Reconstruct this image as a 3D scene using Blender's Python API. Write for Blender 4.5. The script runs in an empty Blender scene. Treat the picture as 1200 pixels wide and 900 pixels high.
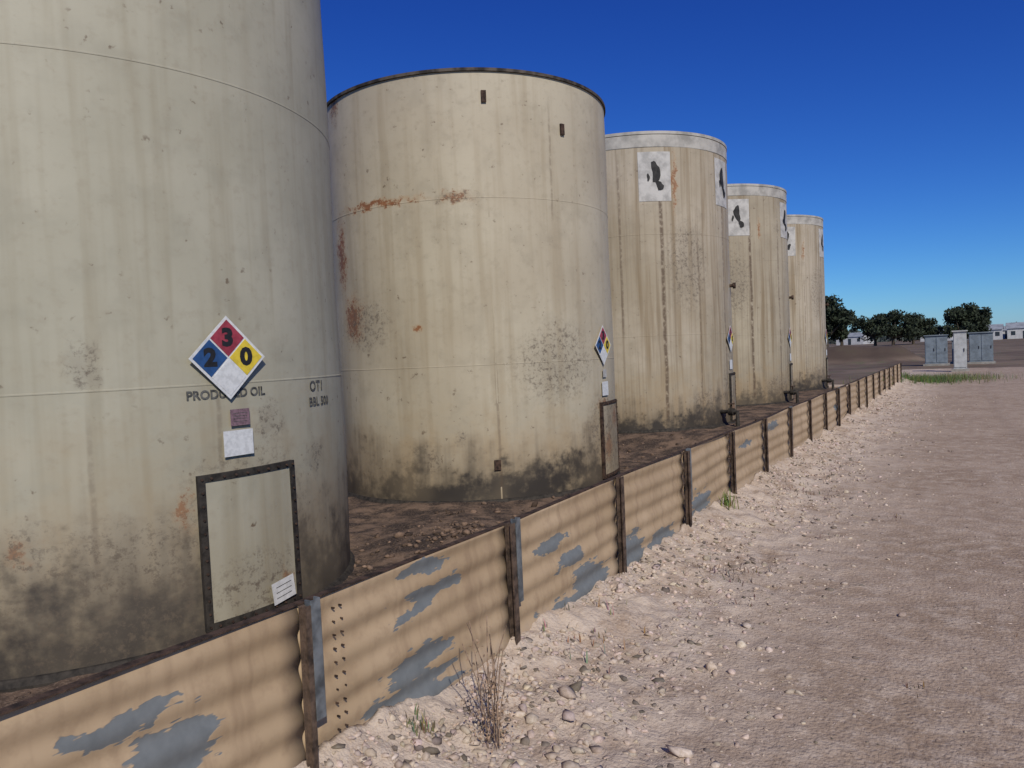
import bpy, math, random
import numpy as np
from mathutils import Matrix, Vector
random.seed(7); rng=np.random.default_rng(7)
sc=bpy.context.scene
D=bpy.data
CAMZ=1.75
# ---------------------------------------------------------------- camera
Rc=Matrix.Rotation(math.radians(31.5),3,'Z')@Matrix.Rotation(math.radians(90-2.2),3,'X')@Matrix.Rotation(math.radians(-2.6),3,'Z')
cd=D.cameras.new("camera"); cam=D.objects.new("camera",cd); sc.collection.objects.link(cam)
cam.matrix_world=Matrix.Translation((0,0,CAMZ))@Rc.to_4x4()
cd.sensor_width=36; cd.lens=26.4; cd.clip_end=6000; cd.clip_start=0.05
sc.camera=cam
# ---------------------------------------------------------------- helpers
def link(o,parent=None):
    sc.collection.objects.link(o)
    if parent is not None: o.parent=parent
    return o
def empty(name):
    e=D.objects.new(name,None); e.empty_display_size=0.3; return link(e)
def mesh_obj(name,verts,faces,mat=None,parent=None,smooth=False):
    me=D.meshes.new(name); me.from_pydata([tuple(v) for v in verts],[],[tuple(f) for f in faces]); me.update()
    if mat: me.materials.append(mat)
    if smooth: me.polygons.foreach_set('use_smooth',[True]*len(me.polygons))
    return link(D.objects.new(name,me),parent)
def np_mesh(name,V,F,mat=None,parent=None,smooth=False):
    V=np.asarray(V,dtype=np.float32); F=np.asarray(F,dtype=np.int32)
    me=D.meshes.new(name); k=F.shape[1]
    me.vertices.add(len(V)); me.vertices.foreach_set('co',V.ravel())
    me.loops.add(F.size); me.loops.foreach_set('vertex_index',F.ravel())
    me.polygons.add(len(F)); me.polygons.foreach_set('loop_start',np.arange(0,F.size,k,dtype=np.int32))
    me.polygons.foreach_set('loop_total',np.full(len(F),k,dtype=np.int32))
    if smooth: me.polygons.foreach_set('use_smooth',np.ones(len(F),dtype=bool))
    me.update(calc_edges=True)
    if mat: me.materials.append(mat)
    return link(D.objects.new(name,me),parent)
def set_col(me,name,C):
    a=me.color_attributes.new(name,'FLOAT_COLOR','POINT')
    C=np.asarray(C,dtype=np.float32)
    if C.shape[1]==3: C=np.hstack([C,np.ones((len(C),1),dtype=np.float32)])
    a.data.foreach_set('color',C.ravel())
_tab=rng.random((256,256))
def vn(x,y):
    xi=np.floor(x).astype(int); yi=np.floor(y).astype(int); fx=x-xi; fy=y-yi
    fx=fx*fx*(3-2*fx); fy=fy*fy*(3-2*fy); a=xi&255;b=yi&255;a1=(xi+1)&255;b1=(yi+1)&255
    return (_tab[a,b]*(1-fx)+_tab[a1,b]*fx)*(1-fy)+(_tab[a,b1]*(1-fx)+_tab[a1,b1]*fx)*fy
def fbm(x,y,o=4):
    s=0;amp=.5
    for i in range(o):
        c_,s_=math.cos(.7*i+.4),math.sin(.7*i+.4)
        s=s+amp*(vn((x*c_-y*s_)*2**i+17*i,(x*s_+y*c_)*2**i+31*i)-.5); amp*=.5
    return s
def sm(a,b,x):
    t=np.clip((x-a)/(b-a),0,1); return t*t*(3-2*t)
class G:
    def __init__(s,name,rough=.7):
        s.m=D.materials.new(name); s.m.use_nodes=True; s.nt=s.m.node_tree; s.b=s.nt.nodes['Principled BSDF']; s.b.inputs['Roughness'].default_value=rough
        s.b.inputs['Specular IOR Level'].default_value=.3
    def n(s,t,**k):
        nd=s.nt.nodes.new(t)
        for a,v in k.items(): setattr(nd,a,v)
        return nd
    def L(s,a,b): s.nt.links.new(a,b)
    def put(s,inp,v):
        if isinstance(v,bpy.types.NodeSocket): s.L(v,inp)
        else: inp.default_value=v
    def math(s,op,a,b=0.0,c=None):
        nd=s.n('ShaderNodeMath',operation=op); s.put(nd.inputs[0],a); s.put(nd.inputs[1],b)
        if c is not None: s.put(nd.inputs[2],c)
        return nd.outputs[0]
    def vm(s,op,a,b=(0,0,0)):
        nd=s.n('ShaderNodeVectorMath',operation=op); s.put(nd.inputs[0],a); s.put(nd.inputs[1],b)
        return nd.outputs['Value'] if op=='LENGTH' else nd.outputs['Vector']
    def noise(s,vec,scale,detail=4,rough=.55,col=False):
        nd=s.n('ShaderNodeTexNoise'); s.L(vec,nd.inputs['Vector']); nd.inputs['Scale'].default_value=scale; nd.inputs['Detail'].default_value=min(detail,3); nd.inputs['Roughness'].default_value=rough
        return nd.outputs['Color'] if col else nd.outputs['Fac']
    def mr(s,v,a,b,c=0.0,d=1.0):
        nd=s.n('ShaderNodeMapRange',interpolation_type='SMOOTHSTEP'); s.put(nd.inputs[0],v)
        for i,x in enumerate((a,b,c,d)): s.put(nd.inputs[i+1],x)
        return nd.outputs[0]
    def mix(s,f,a,b,blend='MIX'):
        nd=s.n('ShaderNodeMix',data_type='RGBA',blend_type=blend); s.put(nd.inputs[0],f)
        for i,x in ((6,a),(7,b)):
            if isinstance(x,tuple) and len(x)==3: x=x+(1,)
            s.put(nd.inputs[i],x)
        return nd.outputs[2]
    def pos(s): return s.n('ShaderNodeNewGeometry').outputs['Position']
    def bump(s,h,strength=.3,dist=.02):
        nd=s.n('ShaderNodeBump'); nd.inputs['Strength'].default_value=strength; nd.inputs['Distance'].default_value=dist; s.L(h,nd.inputs['Height']); s.L(nd.outputs[0],s.b.inputs['Normal'])
    def blobs(s,vec,lst):
        out=None
        for (u,v,ru,rv) in lst:
            w=s.vm('SUBTRACT',vec,(u,v,0)); w=s.vm('MULTIPLY',w,(1/ru,1/rv,0)); l=s.vm('LENGTH',w)
            r=s.math('SUBTRACT',1.0,l)
            out=r if out is None else s.math('MAXIMUM',out,r)
        return out
    def col(s,c): s.put(s.b.inputs['Base Color'],c if not(isinstance(c,tuple) and len(c)==3) else c+(1,))
def simple(name,c,rough=.6,var=.25,scale=8,metal=0,bump=.1):
    g=G(name,rough); p=g.pos(); n=g.noise(p,scale,4,.6)
    c2=tuple(x*(1-var*1.6) for x in c); g.col(g.mix(g.mr(n,.35,.7),c,c2)); g.b.inputs['Metallic'].default_value=metal
    if bump: g.bump(g.noise(p,scale*5,2),bump,.01)
    return g.m
# ---------------------------------------------------------------- layout
R=2.36; WX=-2.2; WTOP=.83
T1=(-7.3,4.1);T2=(-7.3,10.75);T3=(-7.17,17.6);T4=(-7.15,24.3);T5=(-7.13,31.0)
FL=-.34
# ---------------------------------------------------------------- world + sun
az=math.atan2(.72,-.69); el=math.radians(38)
w=D.worlds.new("World"); sc.world=w; w.use_nodes=True; nt=w.node_tree
sky=nt.nodes.new('ShaderNodeTexSky'); sky.sky_type='NISHITA'; sky.sun_disc=False; sky.sun_elevation=el; sky.sun_rotation=az
sky.altitude=1200; sky.air_density=1.0; sky.dust_density=.5; sky.ozone_density=5
sp=nt.nodes.new('ShaderNodeSeparateColor'); cbn=nt.nodes.new('ShaderNodeCombineColor'); nt.links.new(sky.outputs[0],sp.inputs[0])
S0=.11
for i,(pre,ex,k) in enumerate(((.55,1.65,1.35),(.8,1.5,.98),(1.12,1.02,.78))):
    a=nt.nodes.new('ShaderNodeMath'); a.operation='MULTIPLY'; a.inputs[1].default_value=pre*S0; nt.links.new(sp.outputs[i],a.inputs[0])
    b=nt.nodes.new('ShaderNodeMath'); b.operation='POWER'; b.inputs[1].default_value=ex; nt.links.new(a.outputs[0],b.inputs[0])
    c=nt.nodes.new('ShaderNodeMath'); c.operation='MULTIPLY'; c.inputs[1].default_value=k/S0; nt.links.new(b.outputs[0],c.inputs[0]); nt.links.new(c.outputs[0],cbn.inputs[i])
nt.links.new(cbn.outputs[0],nt.nodes['Background'].inputs[0]); nt.nodes['Background'].inputs[1].default_value=S0
sd=D.lights.new("sun",'SUN'); sd.energy=3.55; sd.angle=math.radians(.5); sd.color=(1,.94,.84); so=link(D.objects.new("sun",sd))
sv=Vector((math.sin(az)*math.cos(el),math.cos(az)*math.cos(el),math.sin(el))); so.rotation_euler=sv.to_track_quat('Z','Y').to_euler(); so.location=sv*50
sc.view_settings.view_transform='Standard'; sc.view_settings.look='None'; sc.view_settings.exposure=0
# ---------------------------------------------------------------- ground
XB=-12.4; YE=31.3; YS=-5.7
def track(x,y):
    c1=.55+.25*np.sin(y*.16+.5); t=0
    for o in (0,1.75,3.3,5.0): t=t+np.exp(-((x-c1-o-.05*np.sin(y*.6+o))/.16)**2)
    return t*(x>-.6)*(.45+.55*vn(x*0+7+x*.3,y*.5))
def gh(x,y):
    ins=((x<WX-.02)&(x>XB)&(y>YS)&(y<YE))
    far=np.hypot(x,y)
    h=fbm(x*.3,y*.3,3)*.05+fbm(x*1.5+5,y*1.1,3)*.012+fbm(x*9,y*9+3,3)*.014-.014*track(x,y)*(far<60)
    d=np.clip(x-WX,0,50)
    strip=np.exp(-(d/1.05)**2)*((x>WX-.05)&(y<YE+1)&(y>YS-1))
    h=h+strip*(.14*np.exp(-d/.32)*(.5+.9*vn(x*0+3,y*1.3))+.03+fbm(x*2.6,y*2.6,4)*.15+np.abs(fbm(x*6,y*6,4))*.16)
    h=h*np.clip(1-(far-60)/100,0,1)
    h=h+1.3*np.exp(-((y-64-x*.1)/3.0)**2)*sm(-2.6,-5,x)*sm(-60,-50,x)*(1+.5*fbm(x*.5,y*.5,3))
    lvl=FL+.27*sm(14,15.3,y)
    hi=lvl+fbm(x*1.2,y*1.2,5)*.12+fbm(x*6,y*6,3)*.06+.16*np.exp(-((x+4.7)**2+(y-6.6)**2)/.5)+.1*np.exp(-((x+5.6)**2+(y-7.5)**2)/.4)
    return np.where(ins,hi,h)
def grow(a,s,end,f=1.12):
    o=[];v=a
    while abs(v-a)<abs(end-a): o.append(v); v+=s; s*=f
    o.append(end); return o
xs=sorted(set([round(v,4) for v in grow(XB-.1,-.3,-3000,1.25)+list(np.arange(XB,-2.26,.14))+[-2.25,-2.215]+list(np.arange(-2.19,-.4,.028))+list(np.arange(-.38,3,.06))+list(np.arange(3,9,.14))+grow(9.1,.2,3000,1.15)]))
ys=sorted(set([round(v,4) for v in grow(YS-.1,-.3,-3000,1.3)+list(np.arange(YS,1,.2))+list(np.arange(1,9,.032))+list(np.arange(9,16,.075))+list(np.arange(16,YE,.16))+grow(YE+.05,.2,3000,1.035)]))
X,Y=np.meshgrid(xs,ys,indexing='ij'); Z=gh(X,Y)
V=np.stack([X,Y,Z],-1).reshape(-1,3); nx,ny=X.shape
I=np.arange(nx*ny).reshape(nx,ny); F=np.stack([I[:-1,:-1],I[1:,:-1],I[1:,1:],I[:-1,1:]],-1).reshape(-1,4)
g=G('ground_dirt',.95); p=g.pos()
at=g.n('ShaderNodeVertexColor',layer_name='zone'); sep=g.n('ShaderNodeSeparateColor'); g.L(at.outputs[0],sep.inputs[0])
n1=g.noise(p,.8,4,.6); n2=g.noise(p,6,4,.65); n3=g.noise(p,45,3,.6); n4=g.noise(p,2.6,4,.7)
c=g.mix(g.mr(n1,.35,.68),(.31,.222,.152),(.405,.305,.222)); c=g.mix(g.mr(n2,.42,.7),c,(.455,.36,.275)); c=g.mix(g.mr(n4,.5,.68,0,.5),c,(.28,.195,.135)); c=g.mix(g.mr(n3,.53,.72,0,.6),c,(.19,.135,.092)); c=g.mix(g.mr(n3,.45,.3,0,.45),c,(.60,.49,.385))
vo=g.n('ShaderNodeTexVoronoi'); g.L(p,vo.inputs['Vector']); vo.inputs['Scale'].default_value=42
vs=g.n('ShaderNodeSeparateColor'); g.L(vo.outputs['Color'],vs.inputs[0])
pf=g.math('MULTIPLY',g.mr(vo.outputs['Distance'],.45,.2),g.mr(vs.outputs[0],.55,.65)); peb=g.mix(vs.outputs[1],(.22,.16,.115),(.64,.54,.44))
c=g.mix(g.math('MULTIPLY',pf,g.math('ADD',g.math('MULTIPLY',sep.outputs[2],.45),.32)),c,peb)
strp=g.math('MULTIPLY',g.mr(sep.outputs[2],0.05,.8),g.mr(n4,.32,.57)); c=g.mix(g.math('MULTIPLY',strp,.7),c,(.57,.47,.37))
c=g.mix(g.math('MULTIPLY',at.outputs['Alpha'],.30),c,(.25,.18,.125))
soil=g.mix(g.mr(n4,.38,.65),(.035,.024,.018),(.18,.12,.08)); soil=g.mix(g.mr(n3,.45,.7,0,.5),soil,(.25,.18,.13))
c=g.mix(sep.outputs[0],c,soil)
fn=g.noise(p,.15,4,.7); fld=g.mix(g.mr(fn,.4,.62),(.11,.076,.052),(.20,.145,.10)); 
fld=g.mix(g.mr(n1,.5,.7),fld,(.13,.12,.065))
pz=g.n('ShaderNodeSeparateXYZ'); g.L(p,pz.inputs[0]); fld=g.mix(g.mr(pz.outputs[2],.1,.5,0,.85),fld,g.mix(n1,(.05,.034,.024),(.10,.07,.048)))
c=g.mix(g.mr(g.math('ADD',sep.outputs[1],g.math('MULTIPLY',g.math('SUBTRACT',n1,.5),.8)),.35,.65),c,fld)
g.col(c)
hh=g.math('ADD',g.math('MULTIPLY',n2,.6),g.math('MULTIPLY',n3,.45)); g.bump(hh,.85,.038)
gr=np_mesh('ground',V,F,g.m,None,True)
ins=((X<WX-.01)&(X>XB)&(Y>YS)&(Y<YE)).astype(float)
fieldm=np.maximum(sm(44.5,47,Y+fbm(X*.3,Y*0+2,3)*3),np.maximum(sm(26,30,X),np.maximum(sm(-30,-38,Y),sm(-14,-17,X))))
fieldm=np.maximum(fieldm,sm(YE+.3,YE+1.5,Y)*sm(-2.6,-4.0,X))
stripm=np.exp(-(np.clip(X-WX,0,99)/1.3)**2)*(1-ins)*(1-fieldm)
set_col(gr.data,'zone',np.stack([ins,fieldm*(1-ins),stripm,np.clip(track(X,Y),0,1)*(1-fieldm)],-1).reshape(-1,4))
# ---------------------------------------------------------------- rocks
def ico(sub=1):
    import bmesh
    b=bmesh.new(); bmesh.ops.create_icosphere(b,subdivisions=sub,radius=1); v=np.array([x.co[:] for x in b.verts]); f=np.array([[q.index for q in x.verts] for x in b.faces]); b.free(); return v,f
def rocks(name,P,S,cols,mat,sub=1,flat=.6):
    bv,bf=ico(sub); n=len(P); N=len(bv)
    sc3=S[:,None]*np.stack([rng.uniform(.6,1.5,n),rng.uniform(.6,1.2,n),rng.uniform(.4,.9,n)*flat*1.4],-1)
    V=bv[None]*(1+rng.uniform(-.2,.2,(n,N,1)))
    for k in range(5):   # chip flat facets off each stone
        d=rng.normal(size=(n,3)); d/=np.linalg.norm(d,axis=1)[:,None]; q=np.einsum('nij,nj->ni',V,d); lim=rng.uniform(.35,.75,n)[:,None]
        V=V-np.maximum(q-lim,0)[...,None]*d[:,None,:]
    V=V*sc3[:,None,:]
    a=rng.uniform(0,6.28,n); t=rng.uniform(-.7,.7,n)
    y=V[...,1]*np.cos(t)[:,None]-V[...,2]*np.sin(t)[:,None]; z=V[...,1]*np.sin(t)[:,None]+V[...,2]*np.cos(t)[:,None]; x=V[...,0]
    V=np.stack([x*np.cos(a)[:,None]-y*np.sin(a)[:,None],x*np.sin(a)[:,None]+y*np.cos(a)[:,None],z],-1)+P[:,None,:]
    F=bf[None]+(np.arange(n)*N)[:,None,None]
    o=np_mesh(name,V.reshape(-1,3),F.reshape(-1,3),mat); set_col(o.data,'rc',np.repeat(cols,N,0)); return o
g=G('rock',.95); va=g.n('ShaderNodeVertexColor',layer_name='rc'); p=g.pos(); g.col(g.mix(g.mr(g.noise(p,60,3),.35,.7),va.outputs[0],g.mix(1.0,va.outputs[0],(.75,.72,.68),'MULTIPLY'))); rockm=g.m
def rcol(n,dark=.1):
    b=rng.uniform(.36,.66,n); d=rng.random(n)<dark; b[d]*=.36
    return np.stack([b,b*rng.uniform(.77,.85,n),b*rng.uniform(.60,.70,n)],-1)
n=16000
dy=1.0+24*rng.random(n)**1.7; dx=np.abs(rng.normal(0,.62,n)); keep=vn(dx*3+9,dy*2.2)>.34
x=WX+.03+dx[keep]; y=dy[keep]; s=.006+.028*rng.random(len(x))**2.8; big=rng.random(len(x))<.018; s[big]*=1.9
P1=np.stack([x,y,gh(x,y)],-1)
n=8500; x2=rng.uniform(-1.6,7,n); y2=.8+26*rng.random(n)**1.5; s2=.004+.012*rng.random(n)**3; bg=rng.random(n)<.018; s2[bg]*=2.6
P2=np.stack([x2,y2,gh(x2,y2)],-1)
P3=np.array([[-1.10,3.02,0],[-1.75,2.9,0],[-1.62,3.0,0],[-1.7,3.15,0],[-1.2,4.6,0],[-.4,5.2,0],[.6,6.4,0]]); P3[:,2]=gh(P3[:,0],P3[:,1])+.01
P=np.vstack([P1,P2,P3]); S=np.concatenate([s,s2,np.array([.06,.055,.05,.045,.04,.035,.04])])
rocks('gravel',P,S,np.vstack([rcol(len(P1),.12),rcol(len(P2),.38),rcol(len(P3),0)]),rockm)
n=1100; x=rng.uniform(-6.5,-2.4,n); y=rng.uniform(2,20,n); k=((x+7.3)**2+((y-4.1))**2>5.7)&((x+7.3)**2+(y-10.75)**2>5.7)&((x+7.3)**2+(y-17.6)**2>5.7); x=x[k];y=y[k]
x=np.concatenate([x,rng.normal(-4.9,.35,260)]); y=np.concatenate([y,rng.normal(6.7,.5,260)])
s=.012+.05*rng.random(len(x))**3; cb=rng.uniform(.05,.26,len(x)); rocks('soil_clods',np.stack([x,y,gh(x,y)+s*.2],-1),s,np.stack([cb,cb*.68,cb*.48],-1),rockm)
# ---------------------------------------------------------------- tank builders (marks: azimuth deg on shell, world z)
def tank_mat(name,base,light,rust,dark,streak=.3,bottom=.6,fiber=False,bstr=.9,rstr=1.0,seed=0,lines=(),fleck=.75):
    g=G(name,.6); uv0=g.n('ShaderNodeUVMap').outputs[0]; uv=g.vm('ADD',uv0,(0,0,seed*3.7))
    sp=g.n('ShaderNodeSeparateXYZ'); g.L(uv0,sp.inputs[0]); v=sp.outputs[1]
    nl=g.noise(uv,.55,3,.6); ns=g.noise(g.vm('MULTIPLY',uv,(2.6,.12,1)),2.0,4,.6); nf=g.noise(uv,9,4,.65); nm=g.noise(uv,2.6,4,.62)
    c=g.mix(g.mr(nl,.35,.68),base,light)
    dk=tuple(x*f for x,f in zip(base,(.66,.58,.47)))
    c=g.mix(g.math('MULTIPLY',g.mr(ns,.45,.72),streak),c,dk)
    c=g.mix(g.mr(nm,.46,.75,0,.3),c,tuple(x*.68 for x in base))
    if fiber:
        st=g.noise(g.vm('MULTIPLY',uv,(9,.1,1)),2.0,3,.5); c=g.mix(g.mr(st,.48,.8,0,.6),c,(.17,.125,.075))
    c=g.mix(g.mr(nf,.5,.75,0,.28),c,(.27,.225,.155))
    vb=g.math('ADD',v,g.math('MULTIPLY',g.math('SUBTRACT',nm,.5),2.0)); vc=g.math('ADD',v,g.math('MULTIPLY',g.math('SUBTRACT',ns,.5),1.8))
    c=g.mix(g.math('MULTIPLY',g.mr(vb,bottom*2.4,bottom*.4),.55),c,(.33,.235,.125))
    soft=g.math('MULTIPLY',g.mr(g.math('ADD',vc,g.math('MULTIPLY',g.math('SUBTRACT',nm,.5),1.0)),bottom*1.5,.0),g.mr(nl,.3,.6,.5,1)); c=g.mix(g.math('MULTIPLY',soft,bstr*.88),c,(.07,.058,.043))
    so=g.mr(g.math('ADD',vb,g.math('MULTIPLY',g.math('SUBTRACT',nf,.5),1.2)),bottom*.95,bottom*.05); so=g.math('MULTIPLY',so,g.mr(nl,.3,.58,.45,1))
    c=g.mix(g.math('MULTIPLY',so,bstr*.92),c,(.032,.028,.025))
    fl=g.math('MULTIPLY',g.mr(g.noise(uv,11,3,.6),.635,.72),g.mr(nm,.45,.6)); c=g.mix(g.math('MULTIPLY',fl,fleck),c,(.13,.09,.055))
    for (lu,v0,v1,wd,s_) in lines:
        du=g.math('ABSOLUTE',g.math('SUBTRACT',g.math('ADD',sp.outputs[0],g.math('MULTIPLY',g.math('SUBTRACT',nm,.5),.05)),lu)); m=g.math('MULTIPLY',g.mr(du,wd,wd*.2),g.mr(nf,.3,.55)); m=g.math('MULTIPLY',m,g.math('MULTIPLY',g.mr(v,v0,v0+.3),g.mr(v,v1,v1-.6))); c=g.mix(g.math('MULTIPLY',m,s_),c,(.10,.065,.04))
    dv=g.vm('ADD',uv0,g.vm('MULTIPLY',g.vm('SUBTRACT',g.noise(uv,5,4,.6,True),(.5,.5,.5)),(.35,.35,0)))
    if rust:
        b=g.blobs(dv,rust); m=g.mr(g.math('SUBTRACT',b,g.math('MULTIPLY',g.math('SUBTRACT',g.noise(uv,22,4,.75),.32),2.2)),.0,.4)
        m=g.math('MULTIPLY',m,g.mr(b,0.0,.2)); halo=g.mr(b,0.0,.9,0,.55); c=g.mix(g.math('MULTIPLY',halo,rstr),c,(.40,.24,.11)); c=g.mix(g.math('MULTIPLY',m,rstr),c,g.mix(nf,(.12,.055,.03),(.35,.15,.06)))
    if dark:
        b=g.blobs(dv,dark); m=g.math('MULTIPLY',g.mr(g.noise(uv,13,4,.85),.47,.68),g.mr(b,0.0,.6))
        c=g.mix(g.math('MULTIPLY',m,.85),c,(.11,.085,.06)); c=g.mix(g.mr(b,0,.9,0,.28),c,(.18,.15,.11))
    g.col(c); g.bump(g.math('ADD',g.math('MULTIPLY',nl,2.0),g.math('MULTIPLY',nf,.12)),.25,.04)
    return g.m
rustdark=simple('rusted_steel',(.075,.045,.03),.85,.5,18,0,.4)
blackst=simple('stained_black_steel',(.045,.038,.03),.8,.4,14,0,.3)
rimst=simple('weathered_rim',(.10,.08,.062),.8,.5,6,0,.3)
white=simple('white_label',(.66,.66,.64),.5,.12,30,0,.02); white2=simple('old_white_panel',(.50,.48,.44),.6,.22,5)
ink=simple('black_ink',(.02,.02,.022),.6,.2,40,0,0); fade=simple('faded_ink',(.14,.135,.12),.7,.5,30,0,0); oldblk=simple('weathered_black_paint',(.035,.033,.03),.7,.4,9,0,0)
blue=simple('blue_sign_paint',(.03,.085,.22),.45,.15,20,0,0); red=simple('red_sign_paint',(.34,.05,.07),.45,.2,20,0,0); yel=simple('yellow_sign_paint',(.70,.52,.05),.45,.15,20,0,0); purple=simple('faded_purple_decal',(.24,.15,.17),.6,.3,50,0,0)
wash=simple('pale_top_band',(.44,.415,.365),.6,.25,3); galv=simple('galvanized_steel',(.19,.205,.21),.5,.4,10,.2,.15)
def shell_dr(c,a,z,z1):
    dr=.012*math.sin(3*a+z*.8+c[1])*math.sin(z*.9+1)+.006*math.sin(7*a+2*z); return dr*min(1,max(0,(z1-z))/.5)*min(1,max(0,z)/.5)*.8
def cyl_grid(c,base,r,z0,z1,na=144,nz=30,a0=-math.pi,a1=math.pi):
    V=[];F=[];UV=[]
    for j in range(nz+1):
        z=z0+(z1-z0)*j/nz
        for i in range(na+1):
            a=a0+(a1-a0)*i/na; dr=shell_dr(c,a,z,z1)
            V.append((c[0]+(r+dr)*math.cos(a),c[1]+(r+dr)*math.sin(a),base+z)); UV.append((a*R,z))
    for j in range(nz):
        for i in range(na):
            k=j*(na+1)+i; F.append((k,k+1,k+na+2,k+na+1))
    return V,F,UV
def uvmesh(name,V,F,UV,mat,parent,smooth=True):
    o=mesh_obj(name,V,F,mat,parent,smooth); l=o.data.uv_layers.new(name='UVMap')
    for lp in o.data.loops: l.data[lp.index].uv=UV[lp.vertex_index]
    return o
def ring(name,c,base,prof,mat,parent,na=144,H=None):
    V=[];F=[];UV=[];k=len(prof)
    for i in range(na+1):
        a=-math.pi+2*math.pi*i/na
        for (r,z) in prof:
            r=r+(shell_dr(c,a,z,H) if H else 0); V.append((c[0]+r*math.cos(a),c[1]+r*math.sin(a),base+z)); UV.append((a*R,z))
    for i in range(na):
        for j in range(k-1): q=i*k+j; F.append((q,q+k,q+k+1,q+1))
    return uvmesh(name,V,F,UV,mat,parent,False)
CUR=[0,6.1]
def slab(name,c,phi,z,a0,a1,b0,b1,o0,o1,mat,parent,n=8):
    V=[];F=[];UV=[]
    for i in range(n+1):
        a=a0+(a1-a0)*i/n; f=math.radians(phi)+a/R
        for (o,b) in ((o0,b0),(o1,b0),(o1,b1),(o0,b1)):
            o+=shell_dr(c,f,z+b-CUR[0],CUR[1])+.001
            V.append((c[0]+(R+o)*math.cos(f),c[1]+(R+o)*math.sin(f),z+b)); UV.append((f*R+3,z+b+1))
    for i in range(n):
        for j in range(4):
            q=i*4; F.append((q+j,q+4+j,q+4+(j+1)%4,q+(j+1)%4))
    F.append((3,2,1,0)); q=n*4; F.append((q,q+1,q+2,q+3))
    return uvmesh(name,V,F,UV,mat,parent,False)
def text2d(s,size,bold=0):
    cu=D.curves.new('t','FONT'); cu.body=s; cu.size=size; cu.align_x='CENTER'; cu.align_y='CENTER'; cu.resolution_u=3; cu.offset=bold
    o=D.objects.new('t',cu); sc.collection.objects.link(o); dg=bpy.context.evaluated_depsgraph_get(); me=o.evaluated_get(dg).to_mesh()
    V=[v.co[:] for v in me.vertices]; F=[tuple(p.vertices) for p in me.polygons]; o.evaluated_get(dg).to_mesh_clear(); D.objects.remove(o); return V,F
def cyl_pts(c,phi,z,P,off):
    f0=math.radians(phi); out=[]
    for v in P:
        f=f0+v[0]/R; r=R+off+shell_dr(c,f,z+v[1]-CUR[0],CUR[1]); out.append((c[0]+r*math.cos(f),c[1]+r*math.sin(f),z+v[1]))
    return out
def cyl_text(name,c,phi,z,s,size,mat,parent,off=.005):
    V,F=text2d(s,size,.003); mesh_obj(name,cyl_pts(c,phi,z,V,off),F,mat,parent)
def flat(name,c,phi,z,V,F,off,mat,parent,th=.0):
    f=math.radians(phi); n=Vector((math.cos(f),math.sin(f),0)); t=Vector((-math.sin(f),math.cos(f),0)); o=Vector((c[0],c[1],z))+n*(R+off)
    return mesh_obj(name,[o+t*v[0]+Vector((0,0,v[1]))+n*(v[2] if len(v)>2 else 0) for v in V],F,mat,parent)
def box2(w,h,t,cx=0,cy=0,rot=0):
    V=[]
    for k in (0,t):
        for (a,b) in ((-w/2,-h/2),(w/2,-h/2),(w/2,h/2),(-w/2,h/2)):
            V.append((cx+a*math.cos(rot)-b*math.sin(rot),cy+a*math.sin(rot)+b*math.cos(rot),k))
    return V,[(3,2,1,0),(4,5,6,7),(0,1,5,4),(1,2,6,5),(2,3,7,6),(3,0,4,7)]
def diamond(c,phi,z,side,parent):
    pl=D.objects.new('hazard_diamond',None); link(pl,parent)
    V,F=box2(side,side,.004,0,0,math.pi/4); flat('backing_plate',c,phi,z,V,F,.026,white,pl)
    q=side*.44; e=side*.235*math.sqrt(2)
    for nm,m,dx,dy,ch in (('blue_quarter',blue,-1,0,'2'),('red_quarter',red,0,1,'3'),('yellow_quarter',yel,1,0,'0'),('white_quarter',white,0,-1,'')):
        V,F=box2(q,q,.003,dx*e,dy*e,math.pi/4); flat(nm,c,phi,z,V,F,.030,m,pl)
        if ch:
            V,F=text2d(ch,side*.40,.010); V=[(v[0]*1.1+dx*e,v[1]+dy*e) for v in V]; flat('digit',c,phi,z,V,F,.035,ink,pl)
def label(c,phi,z,w,h,parent,mat=None,lines=3,rot=0,off=.018):
    V,F=box2(w,h,.003,0,0,rot); flat('label_plate',c,phi,z,V,F,off,mat or white,parent)
    for i in range(lines):
        V,F=box2(w*.7,h*.03,.001,0,h*(.25-.5*i/max(lines-1,1)),rot); flat('label_text_line',c,phi,z,V,F,off+.0035,fade,parent)
def boltm():
    V=[];F=[];n=6
    for k in (0,.012):
        for i in range(n): V.append((.010*math.cos(i*math.pi/3),.010*math.sin(i*math.pi/3),k))
    for i in range(n): F.append((i,(i+1)%n,n+(i+1)%n,n+i))
    F.append(tuple(range(n,2*n))); return V,F
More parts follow.
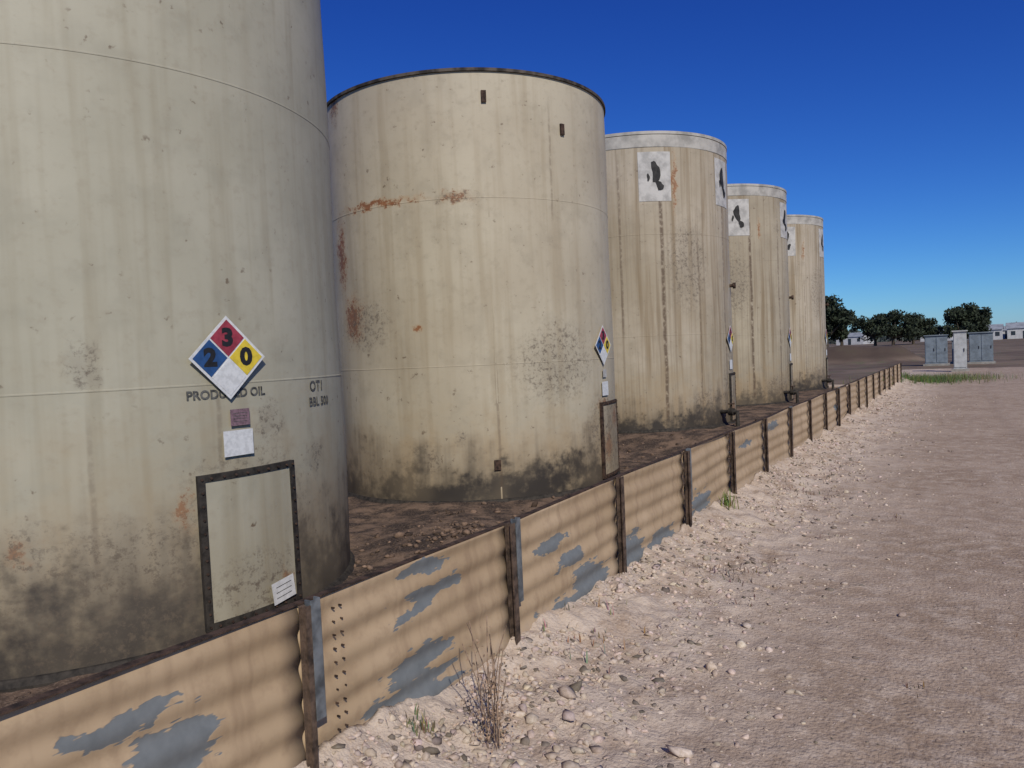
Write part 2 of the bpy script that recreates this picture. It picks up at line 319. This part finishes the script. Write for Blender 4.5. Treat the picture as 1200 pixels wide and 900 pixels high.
def manway(c,phi,z0,w,h,parent,doormat,framemat):
    mw=D.objects.new('cleanout_manway',None); link(mw,parent); fw=.055
    slab('door_plate',c,phi,z0,-w/2+fw,w/2-fw,fw,h-fw,.004,.03,doormat,mw)
    slab('frame_left',c,phi,z0,-w/2,-w/2+fw-.002,0,h,-.01,.04,framemat,mw,3); slab('frame_right',c,phi,z0,w/2-fw+.002,w/2,0,h,-.01,.04,framemat,mw,3)
    slab('frame_top',c,phi,z0,-w/2+fw,w/2-fw,h-fw+.002,h,-.01,.038,framemat,mw); slab('frame_bottom',c,phi,z0,-w/2+fw,w/2-fw,0,fw-.002,-.01,.038,framemat,mw)
    VV=[];FF=[];pts=[]
    nh=int(h/.1); nw=int(w/.1)
    for i in range(nh+1): pts+= [(-w/2+fw/2,.03+(h-.06)*i/nh),(w/2-fw/2,.03+(h-.06)*i/nh)]
    for i in range(1,nw): pts+=[(-w/2+w*i/nw,fw/2),(-w/2+w*i/nw,h-fw/2)]
    V,F=boltm()
    for (a,b) in pts:
        f=math.radians(phi)+a/R; n_=Vector((math.cos(f),math.sin(f),0)); t_=Vector((-math.sin(f),math.cos(f),0)); o=Vector((c[0],c[1],z0+b))+n_*(R+.037)
        k=len(VV); VV+=[o+t_*v[0]+Vector((0,0,v[1]))+n_*v[2] for v in V]; FF+=[tuple(q+k for q in f_) for f_ in F]
    mesh_obj('bolts',VV,FF,rustdark,mw)
def tube(name,pts,r,mat,parent,n=12):
    cu=D.curves.new(name,'CURVE'); cu.dimensions='3D'; cu.bevel_depth=r; cu.bevel_resolution=3; cu.use_fill_caps=True
    s=cu.splines.new('POLY'); s.points.add(len(pts)-1)
    for i,p_ in enumerate(pts): s.points[i].co=(*p_,1)
    cu.materials.append(mat); return link(D.objects.new(name,cu),parent)
def radial(c,phi,r,z): f=math.radians(phi); return (c[0]+r*math.cos(f),c[1]+r*math.sin(f),z)
def nozzle(c,phi,z,r,L,parent,mat):
    tube('nozzle_pipe',[radial(c,phi,R-.05,z),radial(c,phi,R+L,z)],r,mat,parent)
    tube('nozzle_flange',[radial(c,phi,R+L-.03,z),radial(c,phi,R+L+.03,z)],r*1.8,mat,parent)
def tank(c,base,H,mat,roofmat,rimmat,seams,parent,weld=True,lip=.03,rh=.03):
    CUR[0]=base; CUR[1]=H
    V,F,UV=cyl_grid(c,base,R,-.1,H); uvmesh('shell',V,F,UV,mat,parent)
    ring('rim',c,base,[(R-.02,H-rh),(R+lip,H-rh),(R+lip,H+.012),(R-.05,H+.03)],rimmat,parent)
    V=[];F=[];UV=[]
    na=96
    for k,(r,z) in enumerate([(R-.05,.03),(R*.6,.13),(.35,.25),(0.01,.26)]):
        for i in range(na+1):
            a=-math.pi+2*math.pi*i/na; V.append((c[0]+r*math.cos(a),c[1]+r*math.sin(a),base+H+z)); UV.append((r*math.cos(a)+9,r*math.sin(a)+9))
    for k in range(3):
        for i in range(na): q=k*(na+1)+i; F.append((q,q+1,q+na+2,q+na+1))
    uvmesh('roof',V,F,UV,roofmat,parent)
    for s in seams: ring('weld_seam',c,base,[(R-.004,s-.012),(R+.003,s-.005),(R+.003,s+.005),(R-.004,s+.012)],mat,parent,144,H)
    ring('base_chime',c,base,[(R-.002,.05),(R+.02,.045),(R+.05,.0),(R+.05,-.06),(R,-.08)],blackst,parent)
def U(phi,z,base): return (math.radians(phi)*R,z-base)
# tank 1
B=FL
tm1=tank_mat('tank_paint_sage',(.365,.34,.252),(.425,.397,.30),
  [(*U(-41.2,.58,B),.14,.18),(*U(-16.1,.69,B),.11,.24)],[(*U(-41,.58,B),.2,.25),(*U(-25,.1,B),1.3,.75),(*U(-30.8,1.8,B),.15,.24),(*U(17,.92,B),.16,.25),(*U(-2,.4,B),.85,.95),(*U(3,1.3,B),.2,.2)],.38,.9,False,1.0,.7,0,[(-.35,1.1,2.3,.03,.3),(-1.25,.5,2.0,.03,.3)])
t=empty('storage_tank'); tank(T1,B,6.1,tm1,tm1,rimst,(1.97,4.32),t)
door1=tank_mat('manway_paint',(.36,.33,.24),(.41,.375,.275),[(3.2,.98,.14,.12)],[(2.9,.9,.6,.5)],.4,.15,False,.3,.7,3,(),.9)
manway(T1,-2.65,-.245,.90,1.19,t,door1,blackst)
diamond(T1,-6.3,1.83,.46,t)
label(T1,-4.4,1.36,.17,.13,t,purple,4); label(T1,-5.0,1.16,.26,.2,t,white,0)
cyl_text('stencil_text',T1,-6.2,1.55,'PRODUCED OIL',.095,fade,t); cyl_text('stencil_text',T1,19.3,1.55,'OT1',.13,fade,t); cyl_text('stencil_text',T1,20.3,1.41,'BBL 500',.11,fade,t)
label(T1,2.8,-.1,.24,.18,t,white,3,.12,.055)
# tank 2
f2=math.radians(-49)*R
tm2=tank_mat('tank_paint_cream',(.415,.357,.255),(.465,.408,.297),
  [(*U(-60,4.0,B),.36,.13),(*U(-106,2.39,B),.40,.55),(*U(-113,5.82,B),.25,.6),(*U(-90,4.01,B),1.15,.09),(*U(-76,2.19,B),.12,.12),(*U(-113,3.39,B),.25,.8),(*U(1,.9,B),.25,.3)],[(*U(-25,1.61,B),.95,.75),(*U(-113,5.82,B),.2,.6),(*U(-60,4.0,B),.5,.12),(*U(-75,.3,B),.3,.3),(*U(-62,.6,B),.12,.12),(*U(2,.4,B),.8,.9),(*U(-100,2.3,B),.7,.5)],.38,.72,False,1.0,1.0,1,[(f2,0,2.2,.03,.4),(f2+1.0,3.9,5.9,.03,.35)])
t=empty('storage_tank'); tank(T2,B,6.1,tm2,tm2,rimst,(1.97,4.32),t)
slab('vertical_weld',T2,-49,B,-.010,.010,.05,1.95,-.003,.003,tm2,t,1); slab('vertical_weld',T2,-49,B,-.010,.010,1.99,4.3,-.003,.003,tm2,t,1)
diamond(T2,1.3,1.84,.44,t); label(T2,2.1,1.16,.24,.22,t,white,0); label(T2,2.1,1.4,.14,.12,t,white2,0)
door2=tank_mat('manway_paint_rusty',(.33,.28,.195),(.40,.335,.23),[(3.1,1.25,.3,.4),(3.5,1.7,.3,.3)],[(3.3,1.4,.9,1.2)],.5,.25,False,.6,.7,5,(),.9)
manway(T2,7.5,-.24,.84,1.19,t,door2,rustdark)
for k in ((-49,5.38),(-19,5.02)): slab('name_bracket',T2,*k,-.035,.035,-.08,.08,-.002,.03,rustdark,t,2)
slab('inspection_port',T2,-50,.20,-.045,.045,-.07,.07,-.002,.03,rustdark,t,2)
# tanks 3..5
B3=-.07
def dark_shape(c,phi,z,sx,sy,parent,off=.022):
    P_=[];n=18; ph=random.uniform(0,6)
    for i in range(n):
        a=6.283*i/n; r=random.uniform(.82,1.05)
        P_.append((sx*r*math.cos(a)+.4*sx*math.sin(2.2*math.sin(a)+ph),sy*r*math.sin(a)))
    P_.append((0.4*sx*math.sin(ph),0))
    mesh_obj('panel_mark',cyl_pts(c,phi,z,P_,off),[(i,(i+1)%n,n) for i in range(n)],oldblk,parent)
su=math.radians(-51)*R
for i,c in enumerate((T3,T4,T5)):
    tm=tank_mat('tank_paint_tan',((.35,.293,.206),(.33,.278,.196),(.36,.303,.216))[i],((.42,.358,.266),(.40,.343,.246),(.43,.368,.276))[i],[(math.radians(-43)*R,5.4,.1,1.0)] if i==0 else [(su+.6,5.2,.07,.5)],[(su+(.6,-.3,1.4)[i],3.6,.7,1.3),(su+1.2,.5,.8,.5),(.2,1.0,.8,1.0)],.85,.6,True,.95,.8,i+7,[(su+(.0,.25,-.2)[i],.1,6.0,.06,.85),(su+(.9,-.5,.6)[i],.1,4.5,.03,.5),(su+(1.9,1.4,1.7)[i],.1,6.0,.06,.5),(su-(.9,1.2,.8)[i],2.,6.2,.04,.5)])
    t=empty('storage_tank'); tank(c,B3,6.5,tm,wash,wash,(2.1,4.3),t,lip=.02,rh=.05)
    ring('pale_top_band',c,B3,[(R+.004,6.17),(R+.010,6.18),(R+.010,6.43),(R+.004,6.44)],wash,t)
    ph=-53.5; pz=5.47
    for dph in (0,50):
        slab('white_painted_panel',c,ph+dph,pz,-.36,.36,-.53,.53,.002,.007,white2,t)
        dark_shape(c,ph+dph,pz+.10,.10,.26,t); dark_shape(c,ph+dph+2.2,pz-.2,.08,.12,t,.0235); dark_shape(c,ph+dph-3.6,pz-.02,.03,.09,t,.025)
    diamond(c,1.3,1.9,.44,t); label(c,1.3,1.3,.24,.22,t,white,0)
    manway(c,7.5,B3+.02,.8,1.15,t,door2,blackst)
    nozzle(c,8,3.15,.04,.10,t,rustdark)
    tube('drain_pipe',[radial(c,-14,R-.1,.25),radial(c,-14,R+.40,.25),radial(c,-14,R+.40,-.15)],.05,blackst,t)
    tube('valve_body',[radial(c,-14,R+.2,.25),radial(c,-14,R+.32,.25)],.085,blackst,t); tube('valve_stem',[radial(c,-14,R+.26,.25),radial(c,-14,R+.26,.44)],.016,rustdark,t); tube('valve_wheel',[radial(c,-14,R+.26,.42),radial(c,-14,R+.26,.44)],.075,rustdark,t)
# ---------------------------------------------------------------- containment wall
SPC=1.49; PO=[1.95+SPC*k for k in range(-5,20)]
g=G('wall_tan_paint',.6); p=g.pos(); sp=g.n('ShaderNodeSeparateXYZ'); g.L(p,sp.inputs[0])
cb=g.n('ShaderNodeCombineXYZ'); g.L(sp.outputs[1],cb.inputs[0]); g.L(sp.outputs[2],cb.inputs[1]); yz=cb.outputs[0]
n1=g.noise(p,1.2,4,.6); n2=g.noise(p,14,4,.65)
c=g.mix(g.mr(n1,.35,.68),(.365,.26,.152),(.445,.325,.20)); c=g.mix(g.mr(n2,.45,.75,0,.45),c,(.27,.185,.11))
stv=g.noise(g.vm('MULTIPLY',p,(1,6,.5)),2.2,4,.6); c=g.mix(g.mr(stv,.48,.75,0,.45),c,(.22,.145,.085))
c=g.mix(g.math('MULTIPLY',g.mr(sp.outputs[2],.3,.05),g.mr(n2,.3,.6)),c,(.42,.33,.245))
dv=g.vm('ADD',yz,g.vm('MULTIPLY',g.vm('SUBTRACT',g.noise(p,7,4,.6,True),(.5,.5,.5)),(.25,.12,0)))
bl=[(1.28,.69,.26,.055),(1.44,.54,.22,.10),(2.70,.79,.22,.05),(2.77,.66,.3,.05),(2.64,.59,.22,.045),(2.65,.36,.28,.08),(2.63,.20,.42,.18),(3.95,.60,.25,.05),(4.16,.45,.24,.07),(4.45,.25,.38,.15),(4.13,.14,.5,.16),(5.23,.24,.28,.2),(5.82,.18,.4,.16),(6.91,.25,.4,.22),(8.64,.62,.4,.05),(9.95,.68,.4,.08),(12.2,.1,.6,.15),(15.4,.5,.5,.08),(-2,.3,.6,.2)]
b=g.blobs(dv,bl); nn=g.noise(g.vm('MULTIPLY',p,(1,.45,2.6)),7,4,.7); m=g.mr(g.math('SUBTRACT',b,g.math('MULTIPLY',g.math('SUBTRACT',nn,.38),2.0)),.02,.10); m=g.math('MULTIPLY',m,g.mr(b,0.0,.05))
gry=g.mix(g.noise(p,22,3),(.11,.12,.12),(.20,.21,.205)); c=g.mix(m,c,gry); g.col(c); g.bump(g.math('SUBTRACT',g.math('MULTIPLY',n2,.2),m),.25,.004)
wallm=g.m
brown=simple('rusty_brown_post',(.12,.08,.055),.8,.5,14,0,.4)
wall=empty('steel_containment_wall')
def panel(P0,dirv,out,L,top0,top1,seed):
    r=random.Random(seed); nl=14; nz=100; off=r.uniform(-.006,.006); tl=r.uniform(-.03,.03)
    V=[];F=[]
    for i in range(nl+1):
        s=L*i/nl; top=top0+(top1-top0)*i/nl
        for j in range(nz+1):
            z=-.42+(top+.42)*j/nz
            zz=z-tl*s; o=(.0075*math.sin(2*math.pi*zz/.132)+.004*math.sin(2*math.pi*zz/.31+seed))+off+.009*math.sin(s*2.3+seed)
            V.append((P0[0]+dirv[0]*s+out[0]*o,P0[1]+dirv[1]*s+out[1]*o,z))
    k=nz+1
    for i in range(nl):
        for j in range(k-1): q=i*k+j; F.append((q,q+k,q+k+1,q+1))
    o=mesh_obj('corrugated_panel',V,F,wallm,wall,True); md=o.modifiers.new('s','SOLIDIFY'); md.thickness=.005; md.offset=0
    V=[]
    for (s,tp) in ((.002,top0),(L-.002,top1)):
        for (q,z) in ((-.02,tp),(.016,tp),(.016,tp+.006),(-.02,tp+.006)): V.append((P0[0]+dirv[0]*s+out[0]*q,P0[1]+dirv[1]*s+out[1]*q,z+.0005))
    mesh_obj('top_flange',V,[(0,1,5,4),(1,2,6,5),(2,3,7,6),(3,0,4,7),(3,2,1,0),(4,5,6,7)],rustdark,wall)
def bx(name,P0,d,o,s0,s1,o0,o1,z0,z1,mat,bev=0,lean=0):
    V=[(P0[0]+d[0]*(s+lean*z)+o[0]*q,P0[1]+d[1]*(s+lean*z)+o[1]*q,z) for z in (z0,z1) for (s,q) in ((s0,o0),(s1,o0),(s1,o1),(s0,o1))]
    ob=mesh_obj(name,V,[(3,2,1,0),(4,5,6,7),(0,1,5,4),(1,2,6,5),(2,3,7,6),(3,0,4,7)],mat,wall)
    if bev: md=ob.modifiers.new('b','BEVEL'); md.width=bev; md.segments=2
    return ob
def post(P0,d,o,top,gray,w_=.022):
    ln=random.uniform(-.015,.015)
    bx('post_outer_flange',P0,d,o,-w_,w_,.055,.062,-.3,top,brown,0,ln); bx('post_web',P0,d,o,-.004,.004,.0285,.0545,-.3,top-.001,brown,0,ln); bx('post_inner_flange',P0,d,o,-w_,w_,.021,.028,-.3,top,brown,0,ln)
    if gray:
        a=w_+.012; bx('joint_plate_face',P0,d,o,a,a+.05,.050,.055,top-.45,top+.015,galv,.002); bx('joint_plate_side',P0,d,o,a,a+.005,.022,.0495,top-.45,top+.015,galv); bx('joint_plate_side',P0,d,o,a+.045,a+.05,.022,.0495,top-.45,top+.015,galv)
tops=[WTOP+(.045 if y<1.5 else .012 if y<3 else 0)+random.uniform(-.006,.008) for y in PO]
for i,y in enumerate(PO):
    if i<len(PO)-1: panel((WX,y+.001),(0,1),(1,0),SPC-.002,tops[i],tops[i+1],i)
    post((WX,y),(0,1),(1,0),tops[i]+random.uniform(.0,.02),i in (5,6,8,11,14,17),.012 if i==5 else .022)
for i in range(7):
    L=(WX-XB)/7
    yy=PO[0]-.03; panel((WX-.04-i*L,yy),(-1,0),(0,-1),L-.002,WTOP,WTOP,i+40); post((WX-.04-i*L-L/2,yy),(-1,0),(0,-1),WTOP+.01,False)
for i in range(24): panel((XB-.06,PO[0]+SPC*i),(0,1),(-1,0),SPC-.002,WTOP,WTOP,i+60); post((XB-.06,PO[0]+SPC*i+.77),(0,1),(-1,0),WTOP+.01,False)
VV=[];FF=[]
for y0 in (2.13,2.175):
    for j in range(14):
        z=.06+j*.055; o=Vector((WX+.010,y0+random.uniform(-.003,.003),z)); k=len(VV)
        for h in (-.01,.005):
            for q in range(6): VV.append(o+Vector((h,.0038*math.cos(q*1.047),.0038*math.sin(q*1.047))))
        for q in range(6): FF.append((k+q,k+(q+1)%6,k+6+(q+1)%6,k+6+q))
        FF.append(tuple(range(k+6,k+12)))
mesh_obj('rivets',VV,FF,rustdark,wall)
# ---------------------------------------------------------------- trees
g=G('foliage',.8); va=g.n('ShaderNodeVertexColor',layer_name='rc'); g.col(va.outputs[0]); leafm=g.m
bark=simple('bark',(.09,.07,.05),.9,.4,3)
def leaves(name,C,S,base,parent=None):
    n=len(C); a=rng.normal(size=(n,3)); a/=np.linalg.norm(a,axis=1)[:,None]; b=np.cross(a,rng.normal(size=(n,3))); b/=np.linalg.norm(b,axis=1)[:,None]
    a=a*S[:,None]; b=b*S[:,None]*.6
    V=np.stack([C-a,C-b*.8,C+a,C+b],1).reshape(-1,3); F=np.arange(4*n).reshape(n,4)
    o=np_mesh(name,V,F,leafm,parent); v=rng.uniform(.5,1.5,n)[:,None]*np.array(base)[None]; set_col(o.data,'rc',np.repeat(v,4,0)); return o
def cone(name,a,b,r0,r1,mat,parent,n=8):
    a=Vector(a);b=Vector(b); q=(b-a).to_track_quat('Z','Y'); V=[];F=[]
    for (p_,r) in ((a,r0),(b,r1)):
        for i in range(n): V.append(p_+q@Vector((r*math.cos(6.283*i/n),r*math.sin(6.283*i/n),0)))
    for i in range(n): F.append((i,(i+1)%n,n+(i+1)%n,n+i))
    return mesh_obj(name,V,F,mat,parent,True)
def tree(x,y,h,wd,base=(.028,.038,.020)):
    t=empty('oak_tree'); th=h*.2
    cone('trunk',(x,y,-.1),(x,y,th),h*.045,h*.03,bark,t)
    Cs=[];nb=18
    for i in range(nb):
        a=6.283*i/nb*2.4+random.uniform(-.3,.3); rr=wd/2*random.uniform(.05,.78); cz=h*random.uniform(.25,.84)*(1-.14*(rr/(wd/2)))
        p_=(x+rr*math.cos(a),y+rr*math.sin(a),cz); cone('limb',(x,y,th*.9),p_,h*.02,h*.006,bark,t,6)
        n=220; q=rng.normal(size=(n,3)); q/=np.linalg.norm(q,axis=1)[:,None]; q*=(rng.random(n)**.45)[:,None]
        q*=np.array([wd*.2,wd*.2,h*.17])*random.uniform(.75,1.15); Cs.append(q+np.array(p_))
    C=np.vstack(Cs); leaves('crown',C,rng.uniform(.16,.40,len(C))*h/8,base,t)
def pol(th,d): a=math.radians(th); return -math.sin(a)*d,math.cos(a)*d
for th,d,h,wd in ((8.7,150,11.2,9),(7.7,155,8.3,5),(5.6,200,8.4,12),(4.5,198,8.8,12),(3.3,205,8.0,11),(2.5,215,6.8,8),(.6,180,9.0,9),(-.1,182,8.6,7)):
    tree(*pol(th,d),h,wd)
n=20000; th=rng.uniform(-75,75,n); d=rng.uniform(380,470,n); hm=2.2+6*np.clip(vn(th*1.3+40,th*0+3)-.35,0,1)+1.5*vn(th*6,th*0)
x=-np.sin(np.radians(th))*d; y=np.cos(np.radians(th))*d; z=rng.random(n)**.8*hm
leaves('distant_treeline',np.stack([x,y,z],-1),rng.uniform(.8,1.8,n),(.065,.08,.07))  # distance haze painted into the leaf colour: paler and greyer than the oaks
# ---------------------------------------------------------------- distant buildings
wallw=simple('white_siding',(.52,.52,.51),.7,.12,1.5); roofm=simple('roof_metal',(.30,.32,.34),.6,.2,1); glass=simple('dark_window',(.04,.05,.06),.3,.2,2)
def farm(x,y,w_,dp,h,rh,rot=0):
    e=empty('farm_building'); 
    V=[(-w_/2,-dp/2,-.2),(w_/2,-dp/2,-.2),(w_/2,dp/2,-.2),(-w_/2,dp/2,-.2),(-w_/2,-dp/2,h),(w_/2,-dp/2,h),(w_/2,dp/2,h),(-w_/2,dp/2,h),(-w_/2,0,h+rh),(w_/2,0,h+rh)]
    mesh_obj('walls',V,[(0,1,5,4),(1,2,6,9,5),(2,3,7,6),(3,0,4,8,7)],wallw,e)
    o_=.3; V=[(-w_/2-o_,-dp/2-o_,h-.1),(w_/2+o_,-dp/2-o_,h-.1),(w_/2+o_,0,h+rh+.05),(-w_/2-o_,0,h+rh+.05),(w_/2+o_,dp/2+o_,h-.1),(-w_/2-o_,dp/2+o_,h-.1)]
    mesh_obj('roof',V,[(0,1,2,3),(3,2,4,5)],roofm,e)
    for k in range(3):
        cx=-w_/2+w_*(k+.5)/3; hh=(1.0,2.1) if k!=1 else (0,2.1); mesh_obj('door' if k==1 else 'window',[(cx-.5,-dp/2-.03,hh[0]),(cx+.5,-dp/2-.03,hh[0]),(cx+.5,-dp/2-.03,hh[1]),(cx-.5,-dp/2-.03,hh[1])],[(0,1,2,3)],glass,e)
    e.location=(x,y,0); e.rotation_euler[2]=rot
for th,d,w_,dp,h,rh in ((-1.0,240,6,6,2.8,1.3),(-1.9,255,5,5,2.5,1.1),(-2.9,248,8,6,2.9,1.5),(-3.9,255,6,6,2.6,1.1),(-5.2,270,12,8,3.2,1.6),(7.0,290,9,7,2.8,1.3),(6.3,300,7,7,2.4,1.1),(1.9,290,9,7,2.8,1.4)):
    farm(*pol(th,d),w_,dp,h,rh,random.uniform(-.2,.2))
# ---------------------------------------------------------------- utility cabinets
cabm=simple('cabinet_grey_paint',(.20,.235,.26),.5,.2,4); cabw=simple('cabinet_white_paint',(.46,.47,.46),.5,.15,4); conc=simple('concrete',(.33,.31,.27),.9,.2,5)
def cbx(e,name,x0,x1,y0,y1,z0,z1,mat):
    V=[(a,b,z) for z in (z0,z1) for (a,b) in ((x0,y0),(x1,y0),(x1,y1),(x0,y1))]
    o=mesh_obj(name,V,[(3,2,1,0),(4,5,6,7),(0,1,5,4),(1,2,6,5),(2,3,7,6),(3,0,4,7)],mat,e); return o
def cabinet(x,y,w_,dp,h,mat,nd):
    e=empty('electrical_cabinet'); cbx(e,'plinth',-w_/2-.1,w_/2+.1,-dp/2-.1,dp/2+.1,-.1,.12,conc); cbx(e,'body',-w_/2,w_/2,-dp/2,dp/2,.122,h,mat); cbx(e,'rain_hood',-w_/2-.05,w_/2+.05,-dp/2-.08,dp/2+.03,h+.002,h+.06,mat)
    for k in range(nd):
        a=-w_/2+w_*k/nd+.03; b=-w_/2+w_*(k+1)/nd-.03; cbx(e,'door',a,b,-dp/2-.025,-dp/2-.003,.2,h-.08,mat); cbx(e,'handle',b-.09,b-.06,-dp/2-.06,-dp/2-.027,h*.5,h*.5+.16,blackst)
    e.location=(x,y,0)
cabinet(-1.75,50.8,1.15,.7,1.75,cabm,2); cabinet(.5,52,1.2,.7,1.8,cabm,2); cabinet(-.45,42,.55,.5,1.9,cabw,1)
cabinet(-.6,53.5,.8,.5,1.4,cabm,1)
# ---------------------------------------------------------------- weeds
def tuft(name,cx,cy,nb,hh,rad,base):
    V=[];F=[];C=[]
    for i in range(nb):
        x=cx+random.gauss(0,rad); y=cy+random.gauss(0,rad); x=max(x,WX+.07) if y<YE-.5 else x; z=float(gh(np.array([x]),np.array([y]))[0])-.01; a=random.uniform(0,6.28); h=hh*random.uniform(.4,1); l=h*random.uniform(.1,.6); wd=random.uniform(.002,.005)*(1+hh*2)
        k=len(V); cx_,sy=math.cos(a),math.sin(a); cl=[b*random.uniform(.6,1.4) for b in base]
        V+=[(x-sy*wd,y+cx_*wd,z),(x+sy*wd,y-cx_*wd,z),(x+cx_*l*.4+sy*wd*.7,y+sy*l*.4-cx_*wd*.7,z+h*.6),(x+cx_*l*.4-sy*wd*.7,y+sy*l*.4+cx_*wd*.7,z+h*.6),(x+cx_*l,y+sy*l,z+h)]
        F+=[(k,k+1,k+2),(k,k+2,k+3),(k+3,k+2,k+4)]; C+=[cl]*5
    o=np_mesh(name,V,F,leafm); set_col(o.data,'rc',np.array(C)); return o
tuft('grass_tuft',-2.05,2.46,60,.08,.05,(.17,.155,.09)); tuft('grass_tuft',-2.08,7.35,45,.2,.04,(.16,.18,.05))
tuft('dry_twigs',-1.54,5.55,60,.07,.12,(.10,.07,.05)); tuft('dry_twigs',-1.65,8.84,90,.06,.22,(.10,.07,.05)); tuft('dry_twigs',-1.9,4.0,40,.09,.2,(.26,.18,.12))
for k in range(14):
    tuft('dry_twigs',random.uniform(-2.0,2.5),random.uniform(3,14),12,.05,.06,(.12,.08,.055))
def dryweed(cx,cy):
    e=empty('dry_weed'); m=simple('dry_stalk',(.32,.22,.15),.9,.4,30)
    for i in range(13):
        a=random.uniform(0,6.28); h=random.uniform(.25,.56); l=random.uniform(.02,.14); b=(cx+random.gauss(0,.03),cy+random.gauss(0,.03)); z=float(gh(np.array([b[0]]),np.array([b[1]]))[0])
        pts=[(b[0]+math.cos(a)*l*q*q,b[1]+math.sin(a)*l*q*q,z+h*q) for q in (0,.33,.66,1)]; tube('stalk',pts,.0022,m,e)
    z0=float(gh(np.array([cx]),np.array([cy]))[0]); C=[]
    for i in range(500):
        q=random.uniform(.25,1); C.append((cx+random.gauss(0,.06),cy+random.gauss(0,.06),z0+.02+.5*q*random.random()))
    leaves('dry_leaves',np.array(C),rng.uniform(.004,.012,500),(.34,.23,.15),e)
dryweed(-1.82,2.67)
tuft('green_weed_patch',-1.9,32.6,2600,.34,.8,(.10,.14,.045)); tuft('green_weed_patch',-.8,34.5,1500,.3,1.0,(.13,.15,.06))
